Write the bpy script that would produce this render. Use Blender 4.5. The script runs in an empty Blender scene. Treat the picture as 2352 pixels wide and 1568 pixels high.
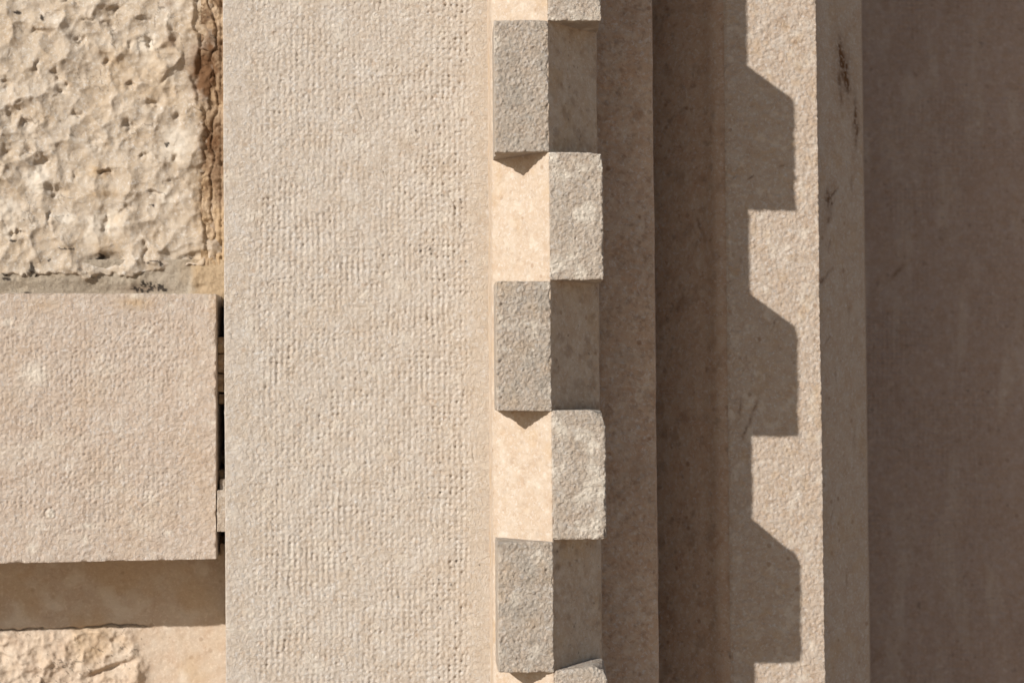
import bpy, math
import numpy as np
from mathutils import Vector, Euler

# ------------------------------------------------------------------ camera, world, sun, exposure
U = 0.0004                      # metres per working unit
F = 4000.0                      # focal length and working distance, in working units
YAW = math.atan(196 / F)        # camera turned slightly right of the wall's normal
PITCH = math.atan(96 / F)       # and slightly up
sc = bpy.context.scene
cam_d = bpy.data.cameras.new("Camera")
cam = bpy.data.objects.new("Camera", cam_d)
sc.collection.objects.link(cam)
cam.location = (0, -F * U, 0)
cam.rotation_euler = (math.pi / 2 + PITCH, 0, -YAW)
cam_d.sensor_width = 36
cam_d.lens = 36 * F / 2352
cam_d.clip_start = 0.05
cam_d.clip_end = 3000
cam_d.dof.use_dof = True
cam_d.dof.focus_distance = 1.05 * F * U
cam_d.dof.aperture_fstop = 7.0
sc.camera = cam

SUN_DIR = Vector((0.997, 1.0, -0.656)).normalized()      # direction the light travels
w = bpy.data.worlds.new("World")
sc.world = w
w.use_nodes = True
nt = w.node_tree
sky = nt.nodes.new("ShaderNodeTexSky")
sky.sky_type = 'NISHITA'
sky.sun_disc = False
sky.sun_elevation = math.asin(-SUN_DIR.z)
sky.sun_rotation = math.atan2(-SUN_DIR.x, -SUN_DIR.y)
bg = nt.nodes["Background"]
bg.inputs[1].default_value = 0.065
nt.links.new(sky.outputs[0], bg.inputs[0])
sd = bpy.data.lights.new("Sun", 'SUN')
sd.energy = 4.6
sd.angle = math.radians(0.53)
sd.color = (1.0, 0.965, 0.925)
sun = bpy.data.objects.new("Sun", sd)
sc.collection.objects.link(sun)
sun.location = (-3, -3, 3)
sun.rotation_euler = SUN_DIR.to_track_quat('-Z', 'Y').to_euler()

sc.view_settings.view_transform = 'Standard'
sc.view_settings.look = 'None'
sc.view_settings.exposure = 0.3
sc.view_settings.gamma = 1
sc.cycles.max_bounces = 10
sc.cycles.diffuse_bounces = 6

# ------------------------------------------------------------------ noise (numpy)
rng0 = np.random.RandomState(7)
LAT = rng0.rand(64, 64, 64).astype(np.float32) * 2 - 1

def vn(p, scale, seed=0):
    """smooth value noise, about -1..1; p is (N,3) in working units"""
    q = p / scale + np.array([seed * 7.31 + 100.3, seed * 3.77 + 50.9, seed * 5.13 + 10.7])
    i = np.floor(q).astype(np.int64)
    f = q - i
    f = f * f * f * (f * (f * 6 - 15) + 10)
    i0 = i & 63
    i1 = (i + 1) & 63
    x0, y0, z0 = i0.T; x1, y1, z1 = i1.T
    fx, fy, fz = f.T
    a = LAT[x0, y0, z0] * (1 - fx) + LAT[x1, y0, z0] * fx
    b = LAT[x0, y1, z0] * (1 - fx) + LAT[x1, y1, z0] * fx
    c = LAT[x0, y0, z1] * (1 - fx) + LAT[x1, y0, z1] * fx
    d = LAT[x0, y1, z1] * (1 - fx) + LAT[x1, y1, z1] * fx
    return (a * (1 - fy) + b * fy) * (1 - fz) + (c * (1 - fy) + d * fy) * fz

def _rots(n):
    rs = np.random.RandomState(3); out = []
    for _ in range(n):
        q, _r = np.linalg.qr(rs.randn(3, 3)); out.append(q)
    return out
ROT = _rots(8)

def fbm(p, scale, octs=4, seed=0, gain=0.5):
    s = 0; a = 1
    for o in range(octs):
        s = s + a * vn(p @ ROT[(o + seed) % 8], scale / 2 ** o, seed + o * 11)
        a *= gain
    return s

def p2(x, y):
    return np.stack([x, y, np.zeros_like(x)], 1)

def worley(x, y, cell, seed=0, jit=0.9):
    """2-D cells: distance to the nearest and second point (in cells) and a random number for the nearest cell"""
    qx = x / cell; qy = y / cell
    ix = np.floor(qx).astype(np.int64); iy = np.floor(qy).astype(np.int64)
    r = np.random.RandomState(seed + 99).rand(3, 128, 128)
    d1 = np.full(x.shape, 9.0); d2 = d1.copy(); idn = np.zeros(x.shape)
    for dx in (-1, 0, 1):
        for dy in (-1, 0, 1):
            cx = ix + dx; cy = iy + dy
            a = cx & 127; b = cy & 127
            ox = cx + 0.5 + (r[0, a, b] - .5) * jit; oy = cy + 0.5 + (r[1, a, b] - .5) * jit
            d = np.hypot(qx - ox, qy - oy)
            near = d < d1
            d2 = np.where(near, d1, np.minimum(d2, d))
            idn = np.where(near, r[2, a, b], idn)
            d1 = np.where(near, d, d1)
    return d1, d2, idn

def scoop(x, y, cell, seed=0, off=.4):
    """chisel scoops: shallow bowls meeting in sharp ridges"""
    qx = x / cell; qy = y / cell
    ix = np.floor(qx).astype(np.int64); iy = np.floor(qy).astype(np.int64)
    r = np.random.RandomState(seed + 199).rand(5, 128, 128)
    out = np.full(x.shape, 9.0)
    for dx in (-1, 0, 1):
        for dy in (-1, 0, 1):
            a = (ix + dx) & 127; b = (iy + dy) & 127
            ux = qx - (ix + dx + .5 + (r[0, a, b] - .5) * .95); uy = qy - (iy + dy + .5 + (r[1, a, b] - .5) * .95)
            out = np.minimum(out, ux * ux + uy * uy + off * r[2, a, b] + .55 * (ux * (r[3, a, b] - .5) + uy * (r[4, a, b] - .5)))
    return out

def sstep(a, b, x):
    t = np.clip((x - a) / (b - a), 0, 1)
    return t * t * (3 - 2 * t)

# ------------------------------------------------------------------ mapping picture measurements to the wall's own coordinates
cF = np.array([math.sin(YAW) * math.cos(PITCH), math.cos(YAW) * math.cos(PITCH), math.sin(PITCH)])
cR = np.array([math.cos(YAW), -math.sin(YAW), 0])
cU = np.cross(cR, cF)

def W(px, py, dl):
    """point on the wall plane at relative depth dl seen at picture position px, py"""
    px = np.asarray(px, float); py = np.asarray(py, float)
    d = cF * F + (px[..., None] - 1176) * cR - (py[..., None] - 784) * cU
    t = F * (1 + np.asarray(dl, float)) / d[..., 1]
    p = d * t[..., None]
    p[..., 1] = p[..., 1] - F
    return p

# ------------------------------------------------------------------ materials
def make_stone(name, c1, c2, speck=(0.20, 0.13, 0.08), speck_amt=0.5, grain=700, bump=0.35, mott=26, pale=None, rough=0.9,
               aniso=(1, 1, 1), bumpdist=0.0009):
    m = bpy.data.materials.new(name)
    m.use_nodes = True
    t = m.node_tree; N = t.nodes; L = t.links
    b = N["Principled BSDF"]
    b.inputs["Roughness"].default_value = rough
    b.inputs["Specular IOR Level"].default_value = 0.12
    geo = N.new("ShaderNodeNewGeometry")
    mp = N.new("ShaderNodeVectorMath"); mp.operation = 'MULTIPLY'
    mp.inputs[1].default_value = aniso
    L.new(geo.outputs["Position"], mp.inputs[0])
    def noise(scale, det, rgh=0.6, dist=0.0):
        n = N.new("ShaderNodeTexNoise"); n.inputs["Scale"].default_value = scale
        n.inputs["Detail"].default_value = det; n.inputs["Roughness"].default_value = rgh
        n.inputs["Distortion"].default_value = dist
        L.new(mp.outputs[0], n.inputs["Vector"]); return n
    def ramp(src, a, bb, lo=0.0, hi=1.0):
        r = N.new("ShaderNodeMapRange"); r.inputs[1].default_value = a; r.inputs[2].default_value = bb
        r.inputs[3].default_value = lo; r.inputs[4].default_value = hi
        L.new(src, r.inputs[0]); return r.outputs[0]
    def mix(fac, A, B):
        x = N.new("ShaderNodeMix"); x.data_type = 'RGBA'
        if isinstance(fac, float): x.inputs[0].default_value = fac
        else: L.new(fac, x.inputs[0])
        for s, v in ((6, A), (7, B)):
            if isinstance(v, tuple): x.inputs[s].default_value = (*v, 1)
            else: L.new(v, x.inputs[s])
        return x.outputs[2]
    def attr(nm):
        a = N.new("ShaderNodeAttribute"); a.attribute_name = nm; return a.outputs["Fac"]
    big = noise(mott, 5, 0.65)
    col = mix(ramp(big.outputs["Fac"], 0.33, 0.67), c1, c2)
    fine = noise(grain * 0.45, 3, 0.7, 0.6)
    lite = pale or tuple(min(1, v * 1.22 + 0.01) for v in c2)
    col = mix(ramp(fine.outputs["Fac"], 0.52, 0.74, 0, 0.8), col, lite)
    f2 = noise(grain * 0.28, 4, 0.75, 1.2)
    col = mix(ramp(f2.outputs["Fac"], 0.56, 0.78, 0, speck_amt), col, speck)
    vo = N.new("ShaderNodeTexVoronoi"); vo.inputs["Scale"].default_value = grain * 0.16
    L.new(mp.outputs[0], vo.inputs["Vector"])
    hsv = N.new("ShaderNodeSeparateColor"); L.new(vo.outputs["Color"], hsv.inputs[0])
    pick = ramp(hsv.outputs[0], 0.90, 0.93)
    near = ramp(vo.outputs["Distance"], 0.30, 0.18)
    mu = N.new("ShaderNodeMath"); mu.operation = 'MULTIPLY'; L.new(pick, mu.inputs[0]); L.new(near, mu.inputs[1])
    mu2 = N.new("ShaderNodeMath"); mu2.operation = 'MULTIPLY'; L.new(mu.outputs[0], mu2.inputs[0]); mu2.inputs[1].default_value = speck_amt * .7
    col = mix(mu2.outputs[0], col, tuple(v * 0.9 for v in speck))
    col = mix(attr("pale"), col, (0.62, 0.56, 0.47))
    col = mix(attr("ochre"), col, (0.42, 0.285, 0.15))
    col = mix(attr("stain"), col, (0.135, 0.072, 0.036))
    col = mix(attr("grey"), col, (0.30, 0.275, 0.235))
    col = mix(attr("dark"), col, (0.028, 0.022, 0.018))
    L.new(col, b.inputs["Base Color"])
    bn = noise(grain, 5, 0.72)
    bp = N.new("ShaderNodeBump"); bp.inputs["Strength"].default_value = bump
    bp.inputs["Distance"].default_value = bumpdist
    L.new(bn.outputs["Fac"], bp.inputs["Height"])
    bp2 = N.new("ShaderNodeBump"); bp2.inputs["Strength"].default_value = bump
    bp2.inputs["Distance"].default_value = bumpdist * 2
    L.new(f2.outputs["Fac"], bp2.inputs["Height"]); bp2.invert = True
    L.new(bp.outputs[0], bp2.inputs["Normal"])
    L.new(bp2.outputs[0], b.inputs["Normal"])
    return m

PG = (0.60, 0.575, 0.54)
M_band = make_stone("hammered_limestone", (0.46, 0.383, 0.303), (0.505, 0.448, 0.382), speck=(0.42, 0.30, 0.205), speck_amt=.65, bump=1.0, pale=(0.60, 0.585, 0.56), mott=40)
M_tooth = make_stone("weathered_tooth", (0.40, 0.322, 0.248), (0.445, 0.387, 0.32), speck=(0.32, 0.215, 0.145), speck_amt=.55, bump=1.0, mott=70, bumpdist=.0012, pale=(0.53, 0.51, 0.48))
M_smooth = make_stone("sawn_limestone", (0.42, 0.32, 0.23), (0.475, 0.395, 0.31), speck=(0.29, 0.19, 0.115), speck_amt=.75, bump=0.5, pale=(.56, .51, .45), mott=60)
M_shade = make_stone("shade_limestone", (0.42, 0.29, 0.20), (0.48, 0.38, 0.29), speck=(0.22, 0.12, 0.065), speck_amt=.8, bump=0.4, grain=620, pale=(.54, .51, .48), mott=60)  # redder tone for shaded faces; carries the sunk face's warm interreflection
M_inner = make_stone("jamb_limestone", (0.40, 0.305, 0.225), (0.455, 0.385, 0.315), speck=(0.25, 0.155, 0.09), speck_amt=.7, bump=0.8, grain=620, pale=(.54, .52, .49), mott=60)
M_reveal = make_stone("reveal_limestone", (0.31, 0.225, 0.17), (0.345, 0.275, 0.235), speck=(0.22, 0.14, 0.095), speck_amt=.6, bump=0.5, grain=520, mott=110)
M_block = make_stone("dressed_limestone", (0.435, 0.342, 0.265), (0.48, 0.403, 0.33), speck=(0.36, 0.26, 0.185), speck_amt=.6, bump=1.0, pale=(.56, .535, .505), mott=60)
M_rough = make_stone("quarry_limestone", (0.375, 0.295, 0.21), (0.43, 0.365, 0.29), speck=(0.31, 0.20, 0.12), speck_amt=.4, bump=0.6, mott=45, grain=600, pale=(.55, .52, .47))
M_low = make_stone("old_limestone", (0.42, 0.32, 0.235), (0.475, 0.395, 0.31), speck=(0.24, 0.16, 0.10), speck_amt=.6, bump=0.4, grain=600, mott=50)
M_mortar = make_stone("sandy_mortar", (0.31, 0.255, 0.19), (0.36, 0.305, 0.235), speck=(0.18, 0.14, 0.10), speck_amt=.5, bump=0.9, grain=900)
M_brown = make_stone("stained_mortar", (0.36, 0.25, 0.15), (0.43, 0.325, 0.22), speck=(0.15, 0.08, 0.035), speck_amt=.8, bump=0.9, grain=600)
M_ground = make_stone("bounce_ground", (0.46, 0.335, 0.24), (0.50, 0.38, 0.28), grain=60, mott=1.5, bump=0.2, bumpdist=.004)

# ------------------------------------------------------------------ mesh helpers
COL = sc.collection

def tag(o, label=None, cat=None, group=None, kind=None):
    if label: o["label"] = label
    if cat: o["category"] = cat
    if group: o["group"] = group
    if kind or label: o["kind"] = kind or "thing"
    return o

def empty(name, loc, label, cat, group=None):
    o = bpy.data.objects.new(name, None)
    o.empty_display_size = 0.05
    COL.objects.link(o)
    o.location = loc
    return tag(o, label, cat, group)

def mesh_obj(name, V, Q, mat, parent=None, attrs=None, T=None):
    """V (N,3) working units; Q (M,4) quads"""
    V = V * U
    q = parent
    while q is not None:
        V = V - np.array(q.location)
        q = q.parent
    me = bpy.data.meshes.new(name)
    n = len(V); m = len(Q)
    me.vertices.add(n); me.vertices.foreach_set("co", V.astype(np.float32).ravel())
    me.loops.add(m * 4); me.loops.foreach_set("vertex_index", Q.astype(np.int32).ravel())
    me.polygons.add(m)
    me.polygons.foreach_set("loop_start", np.arange(0, m * 4, 4, dtype=np.int32))
    me.update(calc_edges=True)
    me.polygons.foreach_set("use_smooth", np.ones(m, dtype=bool))
    for k, a in (attrs or {}).items():
        at = me.attributes.new(k, 'FLOAT', 'POINT')
        at.data.foreach_set("value", np.clip(a, 0, 1).astype(np.float32))
    me.materials.append(mat)
    o = bpy.data.objects.new(name, me)
    COL.objects.link(o)
    if parent is not None:
        o.parent = parent
    return o

def normals(V, Q):
    a = V[Q[:, 2]] - V[Q[:, 0]]; b = V[Q[:, 3]] - V[Q[:, 1]]
    fn = np.cross(a, b)
    out = np.zeros_like(V)
    for k in range(4):
        for c in range(3):
            out[:, c] += np.bincount(Q[:, k], fn[:, c], len(V))
    return out / np.maximum(np.linalg.norm(out, axis=1, keepdims=True), 1e-9)

def gridq(nu, nv):
    i = np.arange(nu * nv).reshape(nv, nu)
    return np.stack([i[:-1, :-1], i[1:, :-1], i[1:, 1:], i[:-1, 1:]], -1).reshape(-1, 4)

def rows(vt, vb, s, lo=-3200, hi=3200):
    r = np.arange(vt, vb, -s)
    top = np.linspace(hi, vt, 24)[:-1]; bot = np.linspace(vb, lo, 24)
    return np.concatenate([top, r, bot])

def sweep(name, prof, mat, parent, s=2.5, fillet=3.0, disp=None, attrs=None, margin=140, dense=None, vs=None):
    """prof: list of (px at picture top, px at picture bottom, relative depth); swept along the wall's vertical"""
    dm = max(p[2] for p in prof)
    vt = 880 * (1 + dm) + margin; vb = -(700 * (1 + dm) + margin)
    v = rows(vt, vb, vs or s)
    A = [W(p[0], 0, p[2]) for p in prof]; B = [W(p[1], 1568, p[2]) for p in prof]
    lines = []
    for a, b in zip(A, B):
        k = (b[0] - a[0]) / (b[2] - a[2])
        lines.append((a[0] + (-a[2]) * k, k, a[1]))          # x = x0 + k v
    x0 = np.array([l[0] for l in lines]); kk = np.array([l[1] for l in lines]); yy = np.array([l[2] for l in lines])
    P = np.stack([x0, yy, kk], 1)
    pts = []
    nseg = len(P) - 1
    for i in range(nseg):
        a, b = P[i], P[i + 1]
        d = b - a; Ls = np.hypot(d[0], d[1]); t0 = 0.0; t1 = 1.0
        if i > 0: t0 = min(fillet / Ls, .4)
        if i < nseg - 1: t1 = 1 - min(fillet / Ls, .4)
        n = max(2, int(Ls * (t1 - t0) / s) + 1)
        seg = a + d * np.linspace(t0, t1, n)[:, None]
        pts.extend(seg)
        if i < nseg - 1:                                         # rounded arris
            e = P[i + 2] - b; L2 = np.hypot(e[0], e[1])
            q = b + e * min(fillet / L2, .4); p_ = seg[-1]
            for t in (.33, .67):
                pts.append((1 - t) ** 2 * p_ + 2 * t * (1 - t) * b + t * t * q)
    pts = np.array(pts)
    nu = len(pts); nv = len(v)
    X = pts[None, :, 0] + pts[None, :, 2] * v[:, None]
    Y = np.repeat(pts[None, :, 1], nv, 0)
    Z = np.repeat(v[:, None], nu, 1)
    V = np.stack([X, Y, Z], -1).reshape(-1, 3)
    Q = gridq(nu, nv)
    n = normals(V, Q)
    if disp is not None:
        V = V + n * disp(V, n)[:, None]
    return mesh_obj(name, V, Q, mat, parent, attrs(V) if attrs else None)

def hexa(name, c, mat, parent, s=2.5, sd=None, rnd=3.0, disp=None, attrs=None, back=True, chip=0.0, cseed=0, wear=0.0):
    """solid between 8 corners (front TL TR BL BR, back TL TR BL BR): gridded faces, rounded arrises, displaced along the normal"""
    c = np.array(c, float)
    La = (np.linalg.norm(c[1] - c[0]) + np.linalg.norm(c[3] - c[2])) / 2
    Lb = (np.linalg.norm(c[2] - c[0]) + np.linalg.norm(c[3] - c[1])) / 2
    Lc = (np.linalg.norm(c[4] - c[0]) + np.linalg.norm(c[7] - c[3])) / 2
    def axis(L_, st):
        r = min(rnd, L_ * .3)
        k = max(2, int((L_ - 2 * r) / st))
        e = np.array([0, .3, .65]) * r
        return np.concatenate([e, np.linspace(r, L_ - r, k + 1), L_ - e[::-1]])
    ta, tb, tc = axis(La, s), axis(Lb, s), axis(Lc, sd or s)
    na, nb, nc = len(ta), len(tb), len(tc)
    idx = -np.ones((na, nb, nc), dtype=np.int64)
    surf = np.zeros((na, nb, nc), bool)
    surf[0] = surf[-1] = True; surf[:, 0] = surf[:, -1] = True; surf[:, :, 0] = surf[:, :, -1] = True
    idx[surf] = np.arange(surf.sum())
    I = np.argwhere(surf)
    p = np.stack([ta[I[:, 0]], tb[I[:, 1]], tc[I[:, 2]]], 1)
    D = np.array([La, Lb, Lc]); r = np.minimum(rnd, D * .3)
    q = np.clip(p, r, D - r)
    d = p - q
    ln = np.linalg.norm(d / r, axis=1)
    big = ln > 1e-6
    dirv = np.zeros_like(d); dirv[big] = (d / r)[big] / ln[big][:, None]
    mx = np.max(np.abs(d / r), axis=1)
    p = q + dirv * r * mx[:, None]
    t = p / D
    a, b, g = t[:, 0:1], t[:, 1:2], t[:, 2:3]
    V = ((c[0] * (1 - a) + c[1] * a) * (1 - b) + (c[2] * (1 - a) + c[3] * a) * b) * (1 - g) + \
        ((c[4] * (1 - a) + c[5] * a) * (1 - b) + (c[6] * (1 - a) + c[7] * a) * b) * g
    fs = []
    def face(ii, flip):
        f = np.stack([ii[:-1, :-1], ii[1:, :-1], ii[1:, 1:], ii[:-1, 1:]], -1).reshape(-1, 4)
        fs.append(f[:, ::-1] if flip else f)
    face(idx[:, :, 0], True); 
    if back: face(idx[:, :, -1], False)
    face(idx[0], True); face(idx[-1], False)
    face(idx[:, 0, :], False); face(idx[:, -1, :], True)
    Q = np.concatenate(fs)
    n = normals(V, Q)
    ctr = c.mean(0)
    nearE = np.sort(np.exp(-(np.minimum(np.stack([ta[I[:, 0]], tb[I[:, 1]], tc[I[:, 2]]], 1), D - np.stack([ta[I[:, 0]], tb[I[:, 1]], tc[I[:, 2]]], 1)) / 5.0) ** 2), axis=1)[:, 1]
    if (np.einsum('ij,ij->i', n, V - ctr)).mean() < 0:
        Q = Q[:, ::-1]; n = -n
    if wear:                                                  # worn upper outer arris
        wr = np.exp(-(((1 - t[:, 0]) * La / 20) ** 2 + (t[:, 1] * Lb / 20) ** 2)) * wear * np.exp(-(t[:, 2] / .7) ** 2)
        V = V - n * wr[:, None]
    if chip:
        ch = nearE * (sstep(.35, .9, fbm(V, 26, 2, cseed)) * chip + .25 * chip * np.clip(fbm(V, 10, 2, cseed + 5), 0, 1))
        V = V - n * ch[:, None]
    if disp is not None:
        V = V + n * disp(V, n)[:, None]
    return mesh_obj(name, V, Q, mat, parent, attrs(V) if attrs else None)

def box8(x0, x1, y0, y1, d0, d1, xb0=None, xb1=None):
    """box from picture rectangle at front depth d0, straight back to d1"""
    fr = [W(x0, y0, d0), W(x1, y0, d0), W(x0, y1, d0), W(x1, y1, d0)]
    bk = [f.copy() for f in fr]
    for b in bk: b[1] = d1 * F
    return fr + bk

def blob(px, py, cx, cy, rx, ry, ang=0.0):
    c, s = math.cos(ang), math.sin(ang)
    dx = px - cx; dy = py - cy
    a = (dx * c + dy * s) / rx; b = (-dx * s + dy * c) / ry
    return np.exp(-(a * a + b * b))

# picture position of a world point (to place marks and painted tones where they were measured)
def proj(V):
    q = V + np.array([0, F, 0])
    z = q @ cF
    return 1176 + F * (q @ cR) / z, 784 - F * (q @ cU) / z

# ------------------------------------------------------------------ GROUND: out of view, added for warm bounce onto the wall
gm = bpy.data.meshes.new("ground")
gv = [(-600, -600, -1.62), (600, -600, -1.62), (600, 600, -1.62), (-600, 600, -1.62)]
gm.from_pydata(gv, [], [(0, 1, 2, 3)])
gm.materials.append(M_ground)
g = bpy.data.objects.new("ground", gm); COL.objects.link(g); tag(g, "unseen pale ground in front of the wall, added for its warm bounce", kind="structure")

# ------------------------------------------------------------------ CARVED JAMB: flat band, dentil moulding with teeth, outer fillet
jamb = empty("carved_surround", (0, 0.072 * F * U, -1.62),
             "pale limestone jamb with a wide bush-hammered face and a double dentil moulding of alternating teeth", "carved jamb")

def bush(V, n):
    px, py = proj(V)
    x, z = V[:, 0], V[:, 2]
    P = p2(x, z)
    wx = x + 6 * fbm(P, 190, 2, 3) + 1.3 * vn(P, 30, 9)
    wz = z + 9 * fbm(P, 210, 2, 5) + 1.6 * vn(P, 30, 12)
    cu = 0.5 + 0.5 * np.cos(2 * np.pi * wx / 14.0)
    reg = .28 + .35 * sstep(.0, .7, fbm(P, 90, 2, 21))                     # where vertical furrows join the dots
    for bx, by, rx, ry in ((700, 540, 60, 90), (800, 610, 60, 110), (990, 700, 60, 60), (880, 500, 50, 90), (790, 1170, 60, 90), (630, 830, 60, 90), (700, 1300, 80, 70), (990, 1180, 60, 60), (1010, 860, 60, 60), (760, 330, 90, 60), (620, 1480, 80, 60)):
        reg = np.maximum(reg, blob(px, py, bx, by, rx, ry))
    dots = .62 + .38 * np.maximum(sstep(880, 1010, px), np.maximum(sstep(380, 620, py) * sstep(560, 640, px), sstep(-.1, .6, fbm(P, 130, 2, 23))))
    amp = dots * (0.55 + 0.45 * sstep(-.4, .5, fbm(P, 55, 3, 31)))
    edge = sstep(524, 600, px) * (1 - sstep(1060, 1098, px + 6 * vn(P, 40, 8)))
    d1, d2, r = worley(wx + 3.5, wz, 14.0, 5, jit=.26)
    pit = np.exp(-(d1 / .25) ** 2) * (.2 + 1.0 * r)
    d1, d2, r = worley(x * .8 + .6 * z + 2 * vn(P, 10, 4), z * .8 - .6 * x, 10.5, 15, jit=1.0)
    irr = np.exp(-(d1 / .30) ** 2) * (r > .55)
    h = -amp * edge * (5.6 * pit * (.75 + .35 * sstep(900, 1040, px)) + 2.9 * cu * reg * (.7 + .5 * vn(P, 18, 78)) + .9 * (.5 + .5 * np.cos(2 * np.pi * wz / 14.0)) * (1 - reg)) - 1.6 * irr * (.4 + .6 * edge) * (1 - sstep(1070, 1105, px))
    sm = 1 - sstep(1075, 1105, px)
    h += (.8 * fbm(P, 26, 2, 41) + .65 * fbm(P, 9, 2, 51, .7)) * (.35 + .65 * sm)
    h += 1.5 * fbm(P, 190, 2, 61)
    # a few natural cracks
    for cx, cy, ang, Ln in ((1040/1, 466, 1.15, 30), (875, 560, .9, 14), (645, 478, .8, 18), (828, 262, 1.3, 18), (905, 1150, .3, 14), (1088, 1050, 1.4, 16)):
        wob = 2.2 * vn(P, 12, 71)
        c, s = math.cos(ang), math.sin(ang)
        a = (px - cx) * c + (py - cy) * s; b = -(px - cx) * s + (py - cy) * c + wob
        h -= 3.2 * np.exp(-(b / 1.7) ** 2) * np.exp(-(a / Ln) ** 4)
    return h * np.clip(-n[:, 1] * 1.2, 0.2, 1)

DOTS = [(988, 572, 2.4), (965, 577, 1.9), (990, 583, 1.9), (963, 563, 1.4), (1057, 458, 1.9), (1059, 520, 1.7), (1061, 478, 1.4), (1018, 375, 1.6), (1015, 448, 1.6),
        (1133, 480, 1.6), (955, 300, 1.5), (1070, 600, 1.7), (984, 1142, 1.5), (880, 395, 1.3), (1036, 1342, 2.2), (1012, 1396, 2.0), (1008, 1330, 1.3), (1046, 1430, 1.6),
        (1010, 1062, 1.8), (1060, 1058, 1.5), (915, 1370, 1.4), (1048, 1287, 1.7), (1102, 1297, 1.4), (975, 1322, 1.3), (906, 1128, 1.2), (696, 655, 1.2), (1011, 1130, 1.6)]

def band_attr(V):
    px, py = proj(V); P = p2(V[:, 0], V[:, 2])
    dk = np.zeros(len(V))
    for x, y, r in DOTS:
        dk = np.maximum(dk, 1.3 * blob(px + 1.2 * vn(P, 5, 3), py, x, y, r, r * 1.5, .5))
    pl = 0.6 * sstep(.45, .95, fbm(P, 34, 4, 201))
    oc = 0.08 * sstep(.35, 1.1, fbm(P, 60, 4, 205)) + .12 * sstep(1040, 1115, px)  # warm bounce from the moulding painted into the right margin as ochre
    return {"dark": dk * .9, "pale": pl * .55, "ochre": oc}

sweep("flat_band", [(512, 519, .22), (512, 519, .074), (1130, 1137, .0784)], M_band, jamb, s=2.2, fillet=2.5, disp=bush, attrs=band_attr, margin=90)

def mould_attr(V):
    px, py = proj(V)
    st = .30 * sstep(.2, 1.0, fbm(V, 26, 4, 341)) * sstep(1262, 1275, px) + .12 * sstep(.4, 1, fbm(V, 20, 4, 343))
    for y in (345, 940, 1540, -250):                         # grime, plus the bevel's fade into shade painted in above each tooth
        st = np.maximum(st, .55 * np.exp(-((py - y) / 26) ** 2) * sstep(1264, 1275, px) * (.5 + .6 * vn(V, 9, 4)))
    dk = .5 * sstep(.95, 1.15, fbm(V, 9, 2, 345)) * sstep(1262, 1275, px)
    return {"stain": st, "dark": dk, "pale": .25 * sstep(.3, 1, fbm(V, 22, 3, 347)), "ochre": .3 * sstep(.2, 1., fbm(V, 60, 3, 349))}

def smooth_disp(V, n):
    return (.75 * fbm(V, 12, 3, 91) + 1.2 * fbm(V, 160, 2, 92))

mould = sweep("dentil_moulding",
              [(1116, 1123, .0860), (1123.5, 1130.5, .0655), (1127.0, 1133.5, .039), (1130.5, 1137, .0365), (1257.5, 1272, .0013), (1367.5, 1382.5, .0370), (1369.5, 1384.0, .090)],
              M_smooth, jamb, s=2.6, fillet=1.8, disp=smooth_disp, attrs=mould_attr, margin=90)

def fillet_attr(V):
    P = V
    return {"stain": .30 * sstep(.25, 1.0, fbm(P, 13, 4, 301, .65)) + .15 * sstep(.2, 1, fbm(P, 50, 3, 305)), "pale": .25 * sstep(.4, 1, fbm(P, 20, 3, 303))}
sweep("outer_fillet", [(1350, 1365, .0775), (1495.5, 1512.5, .0775), (1497, 1514, .20)], M_shade, jamb, s=2.6, fillet=2.0,
      disp=lambda V, n: .75 * fbm(V, 14, 4, 95, .6) + 1.6 * fbm(V, 130, 2, 96) - 1.8 * (np.exp(-(worley(V[:, 2] + .3*V[:, 0], V[:, 1] + V[:, 0], 22, 8)[0] / .25) ** 2)), attrs=fillet_attr)

def tooth_disp(seed):
    def f(V, n):
        # use the two coordinates that lie in each face well enough
        a = V[:, 0] + .6 * V[:, 1]; b = V[:, 2]
        P = V
        d1, d2, r = worley(a + 1.5 * vn(P, 8, 5), b + 1.5 * vn(P, 8, 6), 7.6, seed)
        peb = np.exp(-(d1 / .33) ** 2) * np.where(r > .62, 1.0, np.where(r < .3, -1.2, 0))
        d1, d2, r = worley(a, b, 17.0, seed + 3)
        peb2 = np.exp(-(d1 / .26) ** 3) * np.where(r > .88, 1.0, np.where(r < .12, -1.0, 0))
        fr = np.clip(-n[:, 1] * 1.5, .25, 1)
        return (.7 * fbm(P, 34, 2, seed) + 1.05 * fbm(P, 6.5, 2, seed + 40, .62) + 1.4 * peb + 1.8 * peb2) * fr
    return f

def tooth_attr(seed, side):
    def f(V):
        P = V
        return {"pale": (.6 if side < 0 else .8) * sstep(.1 if side > 0 else .4, 1.0, fbm(P, 36, 4, seed + 5)), "ochre": (.2 if side < 0 else .05) * sstep(.1, 1, fbm(P, 50, 3, seed + 9)),
                "grey": (.4 if side < 0 else .1) * sstep(-.3, 1, fbm(P, 40, 3, seed + 15))}
    return f

def lx(t, b, y): return t + (b - t) * y / 1568.0

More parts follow.
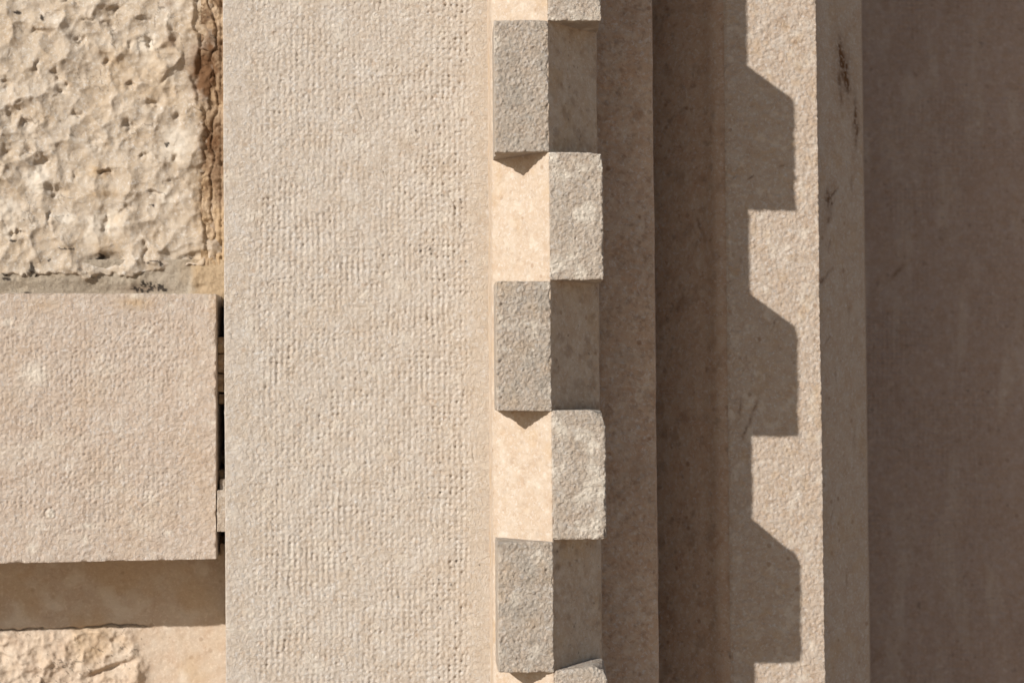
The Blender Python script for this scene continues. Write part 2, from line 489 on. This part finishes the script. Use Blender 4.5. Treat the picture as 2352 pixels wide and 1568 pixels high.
def tooth(side, yt, yb, seed, dt=(0, 0), db=(0, 0), depth=0.0, rnd=2.6, wear=0.0):
    """one wedge tooth; dt/db tweak the heights of its outer top / bottom edge (outer, inner)"""
    def sec(y):
        if side < 0:
            return [(lx(1134, 1145.5, y), 0.0 + depth), (lx(1258.2, 1272.7, y), .0008), (lx(1246, 1261, y), .026), (lx(1129.0, 1136.0, y), .050)]
        return [(lx(1256.5, 1271, y), .0008), (lx(1380.5, 1397.5, y), 0.0 + depth), (lx(1372.5, 1389.5, y), .0350), (lx(1268, 1283, y), .026)]
    def pt(k, y):
        s_ = sec(y)[k]
        w_ = W(s_[0], y, 0)
        # horizontal position measured at its own depth, height kept level in depth
        ww = W(s_[0], y, s_[1]); ww[2] = w_[2]
        return ww
    y0 = yt; y1 = yb
    if side < 0:
        c = [pt(0, y0 + dt[0]), pt(1, y0 + dt[1]), pt(0, y1 + db[0]), pt(1, y1 + db[1]),
             pt(3, y0 + dt[0]), pt(2, y0 + dt[1]), pt(3, y1 + db[0]), pt(2, y1 + db[1])]
    else:
        c = [pt(0, y0 + dt[1]), pt(1, y0 + dt[0]), pt(0, y1 + db[1]), pt(1, y1 + db[0]),
             pt(3, y0 + dt[1]), pt(2, y0 + dt[0]), pt(3, y1 + db[1]), pt(2, y1 + db[0])]
    return hexa("tooth", c, M_tooth, mould, s=1.9, sd=2.4, rnd=rnd, disp=tooth_disp(seed), attrs=tooth_attr(seed, side), chip=5.5, cseed=seed, wear=wear)

for k, (a, b, dt, db) in enumerate(((-1152, -853, (0, 0), (0, 0)), (-553, -252, (0, 0), (0, 0)), (45, 348, (1, 0), (2, 0)), (645, 943, (0, 0), (0, 1)), (1243, 1544, (2, 1), (0, 0)), (1842, 2142, (0, 0), (0, 0)), (2440, 2740, (0, 0), (0, 0)))):
    tooth(-1, a, b, 500 + 17 * k, dt, db)
for k, (a, b, dt, db) in enumerate(((-1450, -1153, (0, 0), (0, 0)), (-851, -554, (0, 0), (0, 0)), (-250, 47, (0, 0), (1, 0)), (349, 643, (1, -1), (0, 0)), (941, 1239, (0, 1), (0, 1)), (1533, 1842, (-6, 8), (0, 0)), (2142, 2440, (0, 0), (0, 0)))):
    tooth(1, a, b, 900 + 17 * k, dt, db, rnd=(3, 3, 3, 4, 6, 9, 4)[k], wear=(0, 0, 4, 3, 18, 22, 0)[k])

# ------------------------------------------------------------------ INNER JAMB: sunk face, plain face, chamfer
inner = empty("inner_surround", (0.35, 0.146 * F * U, -1.62), "plain limestone jamb with the toothed shadow across its face and a shaded chamfer", "jamb")

def inner_disp(V, n):
    d1, d2, r = worley(V[:, 0] + V[:, 1], V[:, 2], 11, 14)
    return 1.25 * fbm(V, 7.5, 3, 110, .7) + .6 * fbm(V, 30, 2, 111) - 1.4 * np.exp(-(d1 / .3) ** 2) * (r > .6) + 1.5 * fbm(V, 200, 2, 113)

def streaks(V, items):
    px, py = proj(V); P = V
    o = np.zeros(len(V))
    for x, y, rx, ry, ang, a in items:
        wob = 3.0 * vn(P, 16, 7)
        o = np.maximum(o, a * blob(px + wob, py, x, y, rx, ry, ang) * (.55 + .6 * (vn(P, 7, 8) > -.2)))
    return o
S3S = [(1608, 520, 4, 22, -.3, .6), (1600, 560, 4, 16, .3, .5), (1728, 950, 3.5, 34, .35, .65), (1712, 990, 4, 20, .4, .7), (1700, 935, 3, 26, .1, .5), (1885, 655, 5, 12, .5, .8),
       (1881, 640, 3, 10, 0, .7), (1725, 408, 2, 8, 1.0, .8), (1800, 380, 2.5, 12, 1.2, .5), (1770, 660, 2.5, 12, -.9, .5), (1830, 1105, 2, 12, .3, .4), (1778, 745, 2, 12, .5, .6), (1800, 40, 2.5, 14, 1.3, .5), (1560, 700, 4, 20, .3, .4), (1700, 600, 3, 8, 0, .4), (1590, 1180, 3, 16, .4, .4)]
sweep("sunk_face", [(1480, 1497, .192), (1612, 1628.5, .1605), (1638, 1654.5, .1515), (1668, 1684.5, .1461)], M_shade, inner, s=3, fillet=14, disp=smooth_disp,
      attrs=lambda V: {"stain": streaks(V, S3S) + .25 * sstep(.3, 1.0, fbm(V, 40, 4, 311)), "dark": .25*sstep(.75, 1., fbm(V, 20, 3, 313))})
sweep("front_face", [(1662, 1678.5, .1465), (1668, 1684.5, .1459), (1873.5, 1895.5, .146), (1874.5, 1896.5, .170)], M_inner, inner, s=2.4, fillet=2, disp=inner_disp,
      attrs=lambda V: {"stain": streaks(V, S3S), "pale": .4 * sstep(.3, 1, fbm(V, 24, 4, 315)), "ochre": .25 * sstep(.2, 1, fbm(V, 30, 4, 316))})
S4S = [(1938, 150, 7, 48, -.16, 1.0), (1931, 118, 5, 34, -.1, .8), (1946, 190, 5, 26, -.1, .9), (1928, 185, 4, 20, 0, .6), (1964, 262, 3.5, 40, 0, .75), (1967, 310, 3, 26, .1, .8),
       (1901, 452, 5, 20, 0, .85), (1913, 445, 3, 20, .7, .7), (1908, 470, 2.5, 24, 0, .8), (1903, 505, 3, 16, .2, .6), (1900, 632, 4, 20, .6, .55), (1933, 225, 3, 20, 0, .5), (1888, 645, 5, 10, .7, .9), (1906, 560, 2, 18, .1, .5), (1950, 720, 2, 26, .1, .45), (1920, 860, 2, 16, -.2, .5), (1962, 1000, 2.5, 30, 0, .4), (1912, 1180, 2, 20, .2, .45), (1944, 1330, 2, 22, -.1, .4), (1900, 780, 2, 12, .5, .5), (1957, 420, 2, 20, 0, .4)]
def s4_disp(V, n):
    st = streaks(V, S4S)
    return .5 * fbm(V, 12, 3, 120) + 1.2 * fbm(V, 120, 2, 121) - 1.6 * st
sweep("chamfer", [(1868.5, 1890.5, .1485), (1977, 1997, .1885), (1979, 1999, .42)], M_inner, inner, s=2.4, fillet=1.5, disp=s4_disp,
      attrs=lambda V: {"stain": .8 * streaks(V, S4S) + .45 * streaks(V, [(1938, 160, 18, 75, -.1, 1), (1966, 285, 9, 60, 0, .6), (1905, 470, 12, 40, .2, .6)]), "ochre": .25 * sstep(.1, 1, fbm(V, 60, 4, 321))})

# ------------------------------------------------------------------ RECESSED WALL on the right
def rev_disp(V, n):
    P = p2(V[:, 0], V[:, 2])
    cu = np.cos(2 * np.pi * (V[:, 0] + 4 * fbm(P, 120, 2, 3)) / 15); cv = np.cos(2 * np.pi * (V[:, 2] + 4 * fbm(P, 120, 2, 5)) / 15)
    return 1.3 * (cu + cv) * sstep(-.5, .5, fbm(P, 150, 2, 6)) + 1.2 * fbm(V, 16, 3, 130) + 2 * fbm(V, 180, 2, 131)
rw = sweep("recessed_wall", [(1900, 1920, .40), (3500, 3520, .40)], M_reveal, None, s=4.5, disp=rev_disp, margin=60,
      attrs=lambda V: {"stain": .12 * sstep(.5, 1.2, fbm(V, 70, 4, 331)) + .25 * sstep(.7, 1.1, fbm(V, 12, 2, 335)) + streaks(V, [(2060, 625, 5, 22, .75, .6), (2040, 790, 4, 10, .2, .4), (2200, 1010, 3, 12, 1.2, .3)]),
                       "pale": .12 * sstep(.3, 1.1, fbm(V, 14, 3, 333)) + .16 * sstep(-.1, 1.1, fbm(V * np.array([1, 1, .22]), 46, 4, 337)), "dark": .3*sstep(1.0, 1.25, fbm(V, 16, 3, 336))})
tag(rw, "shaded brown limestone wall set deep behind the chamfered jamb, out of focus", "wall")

# ------------------------------------------------------------------ LEFT: masonry
def grid_obj(name, x0, x1, y0, y1, s, dl, hfun, mat, attrs=None, parent=None):
    xs = np.arange(x0, x1 + s, s); ys = np.arange(y0, y1 + s, s)
    X, Y = np.meshgrid(xs, ys)
    px = X.ravel(); py = Y.ravel()
    V = W(px, py, dl)
    h, V2 = hfun(px, py, V)
    V = V + V2 if V2 is not None else V
    V[:, 1] -= h
    Q = gridq(len(xs), len(ys))
    return mesh_obj(name, V, Q, mat, parent, attrs(px, py, V) if attrs else None)

PITS = [(296, 199, 13, 8, 13), (298, 293, 15, 12, 17), (344, 97, 10, 10, 15), (403, 272, 9, 13, 13), (176, 261, 11, 8, 10), (249, 146, 10, 8, 11), (270, 23, 15, 11, 14),
        (352, 447, 14, 10, 14), (331, 357, 11, 9, 12), (403, 362, 8, 12, 11), (26, 258, 20, 16, 15), (61, 284, 13, 9, 12), (12, 196, 12, 14, 13), (129, 170, 9, 14, 11),
        (138, 205, 11, 9, 12), (243, 395, 14, 6, 12), (352, 240, 16, 7, 11), (102, 375, 15, 18, 12), (290, 480, 13, 10, 9), (130, 438, 30, 10, 12), (330, 44, 16, 7, 9),
        (250, 60, 12, 12, 9), (100, 75, 26, 7, 9), (181, 95, 12, 6, 9), (205, 46, 16, 4, 8), (85, 155, 7, 18, 9), (300, 105, 7, 14, 7), (160, 3, 18, 4, 11), (400, 86, 10, 18, 9),
        (20, 355, 16, 9, 8), (60, 350, 9, 12, 8), (170, 400, 8, 16, 8), (225, 330, 16, 12, 8), (390, 418, 7, 6, 8), (115, 505, 6, 20, 8), (36, 540, 24, 5, 9), (235, 520, 6, 24, 9), (330, 580, 5, 24, 8)]
def rough_h(px, py, V):
    P = p2(px, py)
    qx = px + 7 * fbm(P, 40, 3, 401); qy = py + 7 * fbm(P, 40, 3, 405)
    h = 8 * fbm(P, 150, 2, 411) + 2.0 * fbm(P, 24, 2, 418, .5) + .8 * fbm(P, 8, 3, 419, .6)
    sx = .85 * qx + .5 * qy; sy = -.5 * qx + .85 * qy
    h += 17 * scoop(sx, sy * 1.25, 50, 33)
    h += 9 * scoop(sx + 2 * vn(P, 12, 5), sy, 25, 36) * sstep(-.6, .4, fbm(P, 90, 2, 421))
    h += 2.6 * scoop(qx + vn(P, 6, 8), qy, 13, 39) * sstep(-.2, .6, fbm(P, 50, 2, 423)) - 12
    cr = fbm(p2(px, py * 1.5), 46, 3, 487)
    h -= 2.6 * np.exp(-(cr / .035) ** 2) * sstep(.1, .5, fbm(P, 70, 2, 489))
    wpx = px + 8 * fbm(P, 22, 3, 491, .6); wpy = py + 8 * fbm(P, 22, 3, 495, .6)
    for x, y, rx, ry, dp in PITS:
        ex = (wpx - x) / rx; ey = (wpy - y) / ry
        e = ex ** 2 + ey ** 2
        h -= dp * np.exp(-e ** 1.3) * (1 + .35 * np.clip(-ex - ey, -1, 1))
    # raised flake ending in a step, upper right
    h += 9 * sstep(0, 5, 421 - px - .9 * np.clip(py - 132, 0, 80) + 3 * vn(P, 14, 3)) * sstep(108, 124, py) * (1 - sstep(178, 205, py)) * sstep(320, 380, px)
    # big hollow at the foot, broken lower edge, worn right edge
    e = ((px - 236 + .5 * (py - 600)) / 42) ** 2 + ((py - 598) / 17) ** 2
    h -= 17 * np.exp(-e ** 2)
    e = ((px - 440) / 34) ** 2 + ((py - 590 + .25 * (px - 440)) / 11) ** 2
    h -= 13 * np.exp(-e ** 2)
    xr = np.interp(py, [-400, 0, 60, 110, 130, 200, 235, 300, 350, 420, 480, 540, 600, 700], [450, 438, 446, 462, 446, 438, 456, 464, 460, 456, 464, 468, 468, 468])
    rag = 9 * fbm(P, 26, 3, 431, .6)
    h -= 12 * sstep(-3, 8, px - xr + rag) - 3 * sstep(0, 12, px - xr) * fbm(P, 22, 3, 433, .6)
    xc = np.interp(py, [-400, 0, 60, 150, 210, 260, 320, 380, 420, 480, 520, 560, 700], [486, 491, 490, 489, 481, 472, 480, 486, 482, 491, 497, 506, 512])
    h -= 70 * sstep(0, 5, px - xc + 5 * fbm(P, 18, 3, 437))
    yb = np.interp(px, [-400, 0, 60, 110, 150, 205, 235, 300, 345, 400, 440, 480, 520], [632, 634, 636, 628, 634, 638, 632, 634, 624, 616, 612, 606, 600])
    h -= 50 * sstep(-4, 12, py - yb + 8 * fbm(P, 22, 3, 441, .6))
    return h, None
def rough_a(px, py, V):
    P = p2(px, py)
    mo = .68 + .4 * sstep(-.5, .5, fbm(P, 22, 4, 453, .65))
    st = np.zeros(len(px))
    for x, y, rx, ry, a in ((464, 150, 30, 46, 1.8), (470, 195, 28, 34, 1.4), (482, 100, 18, 40, 1.0), (485, 300, 22, 50, 1.4), (475, 350, 18, 40, 1.0), (492, 410, 18, 60, .7), (484, 30, 10, 50, .5), (470, 440, 14, 50, .45),
                            (389, 92, 12, 12, .6), (382, 10, 14, 10, .5), (478, 235, 10, 20, .5), (480, 500, 14, 60, .35), (395, 97, 8, 14, .6), (241, 397, 10, 7, .5)):
        st = np.maximum(st, a * blob(px, py, x, y, rx, ry))
    st = st * mo
    st = np.maximum(st, .42 * sstep(440, 462, px + 12 * fbm(P, 30, 3, 457)) * sstep(-.2, .5, fbm(P, 26, 4, 459, .65)) * (1 - sstep(520, 600, py)))
    oc = .25 * sstep(.35, 1.1, fbm(P, 90, 4, 461)) * (.4 + .6 * (px > 150))
    for x, y, rx, ry, a in ((225, 395, 30, 16, .8), (235, 445, 45, 14, .6), (262, 505, 22, 14, .5), (462, 40, 22, 50, .9), (465, 260, 18, 40, .5), (470, 470, 26, 80, .7), (290, 198, 14, 6, .4), (250, 560, 60, 26, .35), (30, 560, 40, 30, .25), (470, 590, 40, 30, .4)):
        oc = np.maximum(oc, a * blob(px, py, x, y, rx, ry) * (.6 + .5 * vn(P, 12, 5)))
    pl = .5 * sstep(.25, 1.0, fbm(P, 70, 4, 471)) * (1 - sstep(420, 450, px))
    dk = np.zeros(len(px))
    jx = px + 4 * vn(P, 7, 3); jy = py + 4 * vn(P, 7, 4)
    for x, y, rx, ry in ((228, 593, 9, 8), (207, 601, 4, 6), (10, 634, 11, 6), (72, 618, 6, 14), (78, 632, 7, 5), (133, 634, 12, 3), (148, 573, 11, 2), (166, 572, 4, 2), (112, 598, 3, 3), (348, 602, 12, 2),
                         (30, 555, 6, 3), (45, 530, 2, 2), (368, 605, 5, 4), (40, 30, 8, 3), (97, 42, 4, 5), (385, 330, 5, 5), (350, 470, 6, 3), (55, 505, 3, 2), (330, 630, 8, 4), (270, 600, 5, 5), (436, 592, 4, 3)):
        dk = np.maximum(dk, 1.25 * blob(jx, jy, x, y, rx * 1.3, ry * 1.4))
    cr = np.abs(fbm(P, 60, 3, 481)); cr = (cr < .022) * sstep(.2, .5, fbm(P, 90, 2, 483))
    dk = np.maximum(sstep(.5, .8, dk) * .9, .45 * cr)
    return {"stain": st, "ochre": oc, "pale": pl, "dark": dk}
o = grid_obj("rough_stone", -420, 514, -620, 662, 2.5, .125, rough_h, M_rough, rough_a)
tag(o, "big pitted rough-hewn limestone block at the upper left with brown-stained right edge", "stone block")

def edge_h(px, py, V):
    P = p2(px, py)
    cr = px - 489 + 12 * fbm(P, 60, 3, 507)
    return 7 * fbm(P, 36, 4, 501, .65) + 2.2 * fbm(P, 8, 3, 503) - 9 * np.exp(-(cr / 2.6) ** 2) - 5 * np.exp(-((px - 508) / 3) ** 2), None
def edge_a(px, py, V):
    P = p2(px, py)
    st = .75 * sstep(-.4, .6, fbm(P, 34, 4, 511, .65)) * (1 - .75 * sstep(440, 560, py))
    mo = .6 + .45 * sstep(-.5, .5, fbm(P, 16, 3, 517, .65))
    for x, y, rx, ry, a in ((470, 165, 40, 60, 1.5), (490, 330, 30, 70, 1.2), (480, 60, 30, 40, .5), (495, 430, 20, 40, .8)):
        st = np.maximum(st, a * blob(px, py, x, y, rx, ry) * mo)
    return {"stain": st, "ochre": .45 * sstep(-.2, .8, fbm(P, 30, 4, 513)), "dark": .7 * sstep(.9, 1.2, fbm(P, 26, 4, 515))}
o = grid_obj("side_mortar", 462, 560, -620, 640, 2.5, .1283, edge_h, M_brown, edge_a)
tag(o, "narrow vertical strip of brown-stained mortar between the pitted stone and the hammered jamb", "mortar")

def bed_h(px, py, V):
    P = p2(px, py)
    h = 4.5 * fbm(P, 70, 3, 521) + 1.6 * fbm(P, 12, 4, 523, .6) + 9 * sstep(430, 455, px + 10 * fbm(P, 24, 3, 525) + .3 * (py - 640)) * sstep(585, 625, py)
    h -= 8 * sstep(640, 672, py) * (1 - sstep(300, 420, px))
    for x, y, rx, ry, dp in ((300, 655, 6, 14, -5), (460, 660, 14, 7, 7), (340, 660, 26, 9, 4)):
        h -= dp * blob(px, py, x, y, rx, ry)
    return h, None
def bed_a(px, py, V):
    P = p2(px, py)
    oc = .55 * sstep(432, 460, px + 10 * fbm(P, 24, 3, 525)) + .15 * sstep(.2, 1, fbm(P, 50, 3, 527))
    jx = px + 5 * vn(P, 6, 3); jy = py + 4 * vn(P, 6, 4)
    dk = np.zeros(len(px))
    for x, y, rx, ry in ((330, 652, 12, 8), (312, 664, 16, 5), (350, 655, 9, 9), (365, 658, 11, 10), (338, 666, 24, 5), (375, 666, 9, 6), (60, 671, 14, 3), (14, 640, 12, 6)):
        dk = np.maximum(dk, blob(jx, jy, x, y, rx, ry))
    dk = sstep(.35, .7, dk) * (vn(P, 5, 9) > -.25)
    return {"ochre": oc, "dark": .92 * dk, "stain": .5 * blob(px, py, 330, 663, 50, 8)}
o = grid_obj("bed_mortar", -420, 560, 596, 705, 2.5, .1275, bed_h, M_mortar, bed_a)
tag(o, "sandy grey bed of mortar under the pitted stone with black lichen spots", "mortar")

# smooth projecting block
def block_disp(V, n):
    P = p2(V[:, 0], V[:, 2]); px, py = proj(V)
    d1, d2, r = worley(V[:, 0] + 1.5 * vn(P, 30, 5), V[:, 2] + 1.5 * vn(P, 30, 6), 12, 51, jit=.45)
    mid = sstep(1, 60, px + 300) * (1 - sstep(420, 470, px)) * sstep(700, 760, py) * (1 - sstep(1200, 1250, py))
    h = -3.2 * np.exp(-(d1 / .25) ** 2) * (r > .3) * (.25 + .75 * mid) * (.6 + .5 * sstep(-.3, .6, fbm(P, 60, 2, 53))) - .7 * mid * (.5 + .5 * np.cos(2 * np.pi * (V[:, 2] + 1.5 * vn(P, 30, 6)) / 12))
    h += 1.0 * fbm(P, 34, 2, 541) + 1.1 * fbm(P, 8, 2, 543, .62) + 2.5 * fbm(P, 220, 2, 545)
    h += 1.2 * np.exp(-(((px - 116) ** 2 + (py - 1179) ** 2) ** .5 / 12) ** 8)
    h -= 2.5 * np.exp(-((((px - 116) ** 2 + (py - 1179) ** 2) ** .5 - 13) / 1.6) ** 2)
    return h * np.clip(-n[:, 1] * 1.2, .25, 1)
def block_attr(V):
    P = p2(V[:, 0], V[:, 2]); px, py = proj(V)
    pl = .28 * sstep(.3, 1.0, fbm(P, 60, 4, 551)) + .7 * (((px - 116) ** 2 + (py - 1179) ** 2) < 11 ** 2)
    for x, y, rx, ry in ((488, 970, 8, 4), (80, 860, 30, 26), (74, 1258, 12, 12), (390, 700, 8, 5), (310, 681, 14, 6), (202, 1207, 20, 6), (195, 1240, 5, 12), (385, 1222, 8, 4), (18, 740, 10, 10)):
        pl = np.maximum(pl, .8 * blob(px + 2 * vn(P, 8, 3), py, x, y, rx, ry))
    oc = .12 * sstep(.1, 1.0, fbm(P, 110, 4, 555))
    for x, y, rx, ry, a in ((310, 695, 40, 14, .6), (325, 705, 14, 8, .5), (100, 700, 40, 16, .3), (490, 700, 10, 40, .3)):
        oc = np.maximum(oc, a * blob(px, py, x, y, rx, ry))
    return {"pale": pl, "ochre": oc}
c = [W(-420, 671, .096), W(496.5, 674.5, .096), W(-420, 1303, .096), W(496.5, 1283.5, .096)]
bk = [p.copy() for p in c]
for p in bk: p[1] = .26 * F
o = hexa("dressed_block", c + bk, M_block, None, s=2.4, sd=5, rnd=2.2, disp=block_disp, attrs=block_attr, back=False, chip=4.0, cseed=77)
tag(o, "smooth dressed limestone block projecting at the left beside a narrow dark gap", "stone block")

# lower stone: drafted margin above and to the right, rough boss at lower left
def low_h(px, py, V):
    P = p2(px, py)
    lim = np.interp(py, [1400, 1450, 1480, 1520, 1600, 2400], [290, 318, 336, 345, 342, 345]) + 10 * fbm(P, 30, 3, 561)
    ytop = np.interp(px, [-400, 0, 180, 290, 360], [1448, 1447, 1443, 1436, 1440]) + 3 * fbm(P, 24, 3, 563)
    m = sstep(0, 10, py - ytop) * sstep(-8, 34, lim - px)
    qx = px + 6 * fbm(P, 30, 3, 401); qy = py + 6 * fbm(P, 30, 3, 405)
    h = 1.8 * fbm(P, 80, 3, 565) + .6 * fbm(P, 10, 3, 567)
    rf = 2 + 5 * fbm(P, 60, 2, 571) + 15 * scoop(.85 * qx + .5 * qy, .85 * qy - .5 * qx, 34, 61) + 6 * scoop(qx, qy, 15, 63) + 1.5 * fbm(P, 8, 3, 574)
    rf -= 22 * np.exp(-(((px - 255) / 45) ** 2 + ((py - 1535 + .35 * (px - 255)) / 8) ** 2) ** 1.5) + 16 * np.exp(-(((px - 2) / 12) ** 2 + ((py - 1505) / 20) ** 2)) \
        + 14 * np.exp(-(((px - 322 - .5 * (py - 1480)) / 12) ** 2 + ((py - 1475) / 24) ** 2))
    h = h + m * rf - 8 * np.exp(-((py - ytop + 1) / 3.0) ** 2) * sstep(-2, 30, 345 - px) * sstep(-.6, .3, fbm(P, 50, 2, 577) + .5)
    return h, None
def low_a(px, py, V):
    P = p2(px, py)
    ytop = np.interp(px, [-400, 0, 180, 290, 360], [1448, 1447, 1443, 1436, 1440]) + 3 * fbm(P, 24, 3, 563)
    dk = .8 * np.exp(-((py - ytop + 2) / 2.0) ** 2) * sstep(-2, 20, 350 - px) * sstep(-.8, .2, fbm(P, 30, 3, 579))
    bossm = sstep(0, 10, py - ytop) * sstep(0, 16, 338 - px)
    return {"dark": np.maximum(dk, .6 * bossm * ((np.abs(fbm(P, 30, 3, 583)) < .035) * (fbm(P, 60, 2, 585) > .1))), "ochre": .35 * sstep(0, 1, fbm(P, 120, 4, 581)) + .12 * bossm * sstep(0, .8, fbm(P, 30, 3, 587)), "pale": .35 * sstep(.3, 1, fbm(P, 50, 4, 589)) * (1 - bossm)}
o = grid_obj("lower_stone", -420, 560, 1225, 2250, 2.5, .1735, low_h, M_low, low_a)
tag(o, "lower left limestone block half in the shadow with a smooth margin and a rough boss", "stone block")

# wall core behind the joint
def core_h(px, py, V):
    P = p2(px, py)
    return 9 * fbm(P, 22, 3, 601, .6), None
o = grid_obj("rubble_core", 470, 560, 640, 1330, 3, .265, core_h, M_brown, lambda px, py, V: {"stain": .85 * sstep(-.6, .4, fbm(p2(px, py), 30, 3, 603)), "dark": .6 * sstep(0, .8, fbm(p2(px, py), 40, 3, 605))})
tag(o, "dark brown rubble deep inside the open joint beside the dressed block", "rubble")

GAPG = "small stone chips wedged in the open joint"
def chip(x0, x1, y0, y1, dl, thick, mat, seed, label, rnd=3.0, oc=.3, st=0.0, skew=0.0):
    c = box8(x0, x1, y0, y1, dl, dl + thick)
    c[1][2] += skew; c[5][2] += skew
    o = hexa("stone_chip", c, mat, None, s=1.8, sd=2.5, rnd=rnd, disp=lambda V, n: 1.2 * fbm(V, 12, 3, seed) + .5 * fbm(V, 4, 2, seed + 3),
             attrs=lambda V: {"ochre": oc * sstep(-.5, .6, fbm(V, 16, 3, seed + 5)), "stain": (st + .3) * sstep(-.6, .5, fbm(V, 12, 3, seed + 7)) * (0 if mat is M_tooth else 1), "pale": .3 * sstep(.2, 1, fbm(V, 10, 3, seed + 8))})
    return tag(o, label, "stone chip", GAPG)
chip(499.5, 520, 774, 811, .104, .03, M_brown, 701, "topmost squarish tan stone chip in the joint, below the black hollow", oc=.75, st=.15)
chip(499.5, 520, 813, 856, .1033, .03, M_brown, 711, "second tan stone chip down in the joint, its foot slanting", oc=.8, st=.15, skew=1)
chip(499.0, 520, 858, 900, .1045, .03, M_brown, 721, "third tan stone chip down in the joint, above the smallest one", oc=.75, st=.2)
chip(501.5, 520, 905, 927, .107, .03, M_brown, 731, "smallest tan stone chip, last of the four stacked high in the joint", oc=.7, st=.15)
chip(500.5, 520, 1032, 1066, .125, .03, M_brown, 741, "dark reddish brown stone chip deep in the middle of the joint", oc=.4, st=.6)
chip(502.5, 520, 1078, 1106, .110, .03, M_brown, 751, "small brown stone chip just above the pale grey sliver", oc=.6, st=.3, rnd=6)
chip(503.5, 520, 1100, 1130, .100, .03, M_tooth, 761, "small pale rounded stone chip sitting on the grey sliver", rnd=7, oc=.15)
chip(498.3, 520, 1125, 1221, .0965, .03, M_tooth, 771, "long pale grey upright stone sliver filling the foot of the joint", rnd=3, oc=.1)
chip(502.5, 522, 1229, 1246, .115, .03, M_brown, 781, "reddish stone chip in shade right below the grey sliver", oc=.4, st=.5, rnd=5)
chip(504.5, 524, 1248, 1276, .106, .03, M_brown, 791, "lowest brown stone chip at the bottom corner of the joint", oc=.4, st=.3)

print("verts", sum(len(o.data.vertices) for o in bpy.data.objects if o.type == 'MESH'))
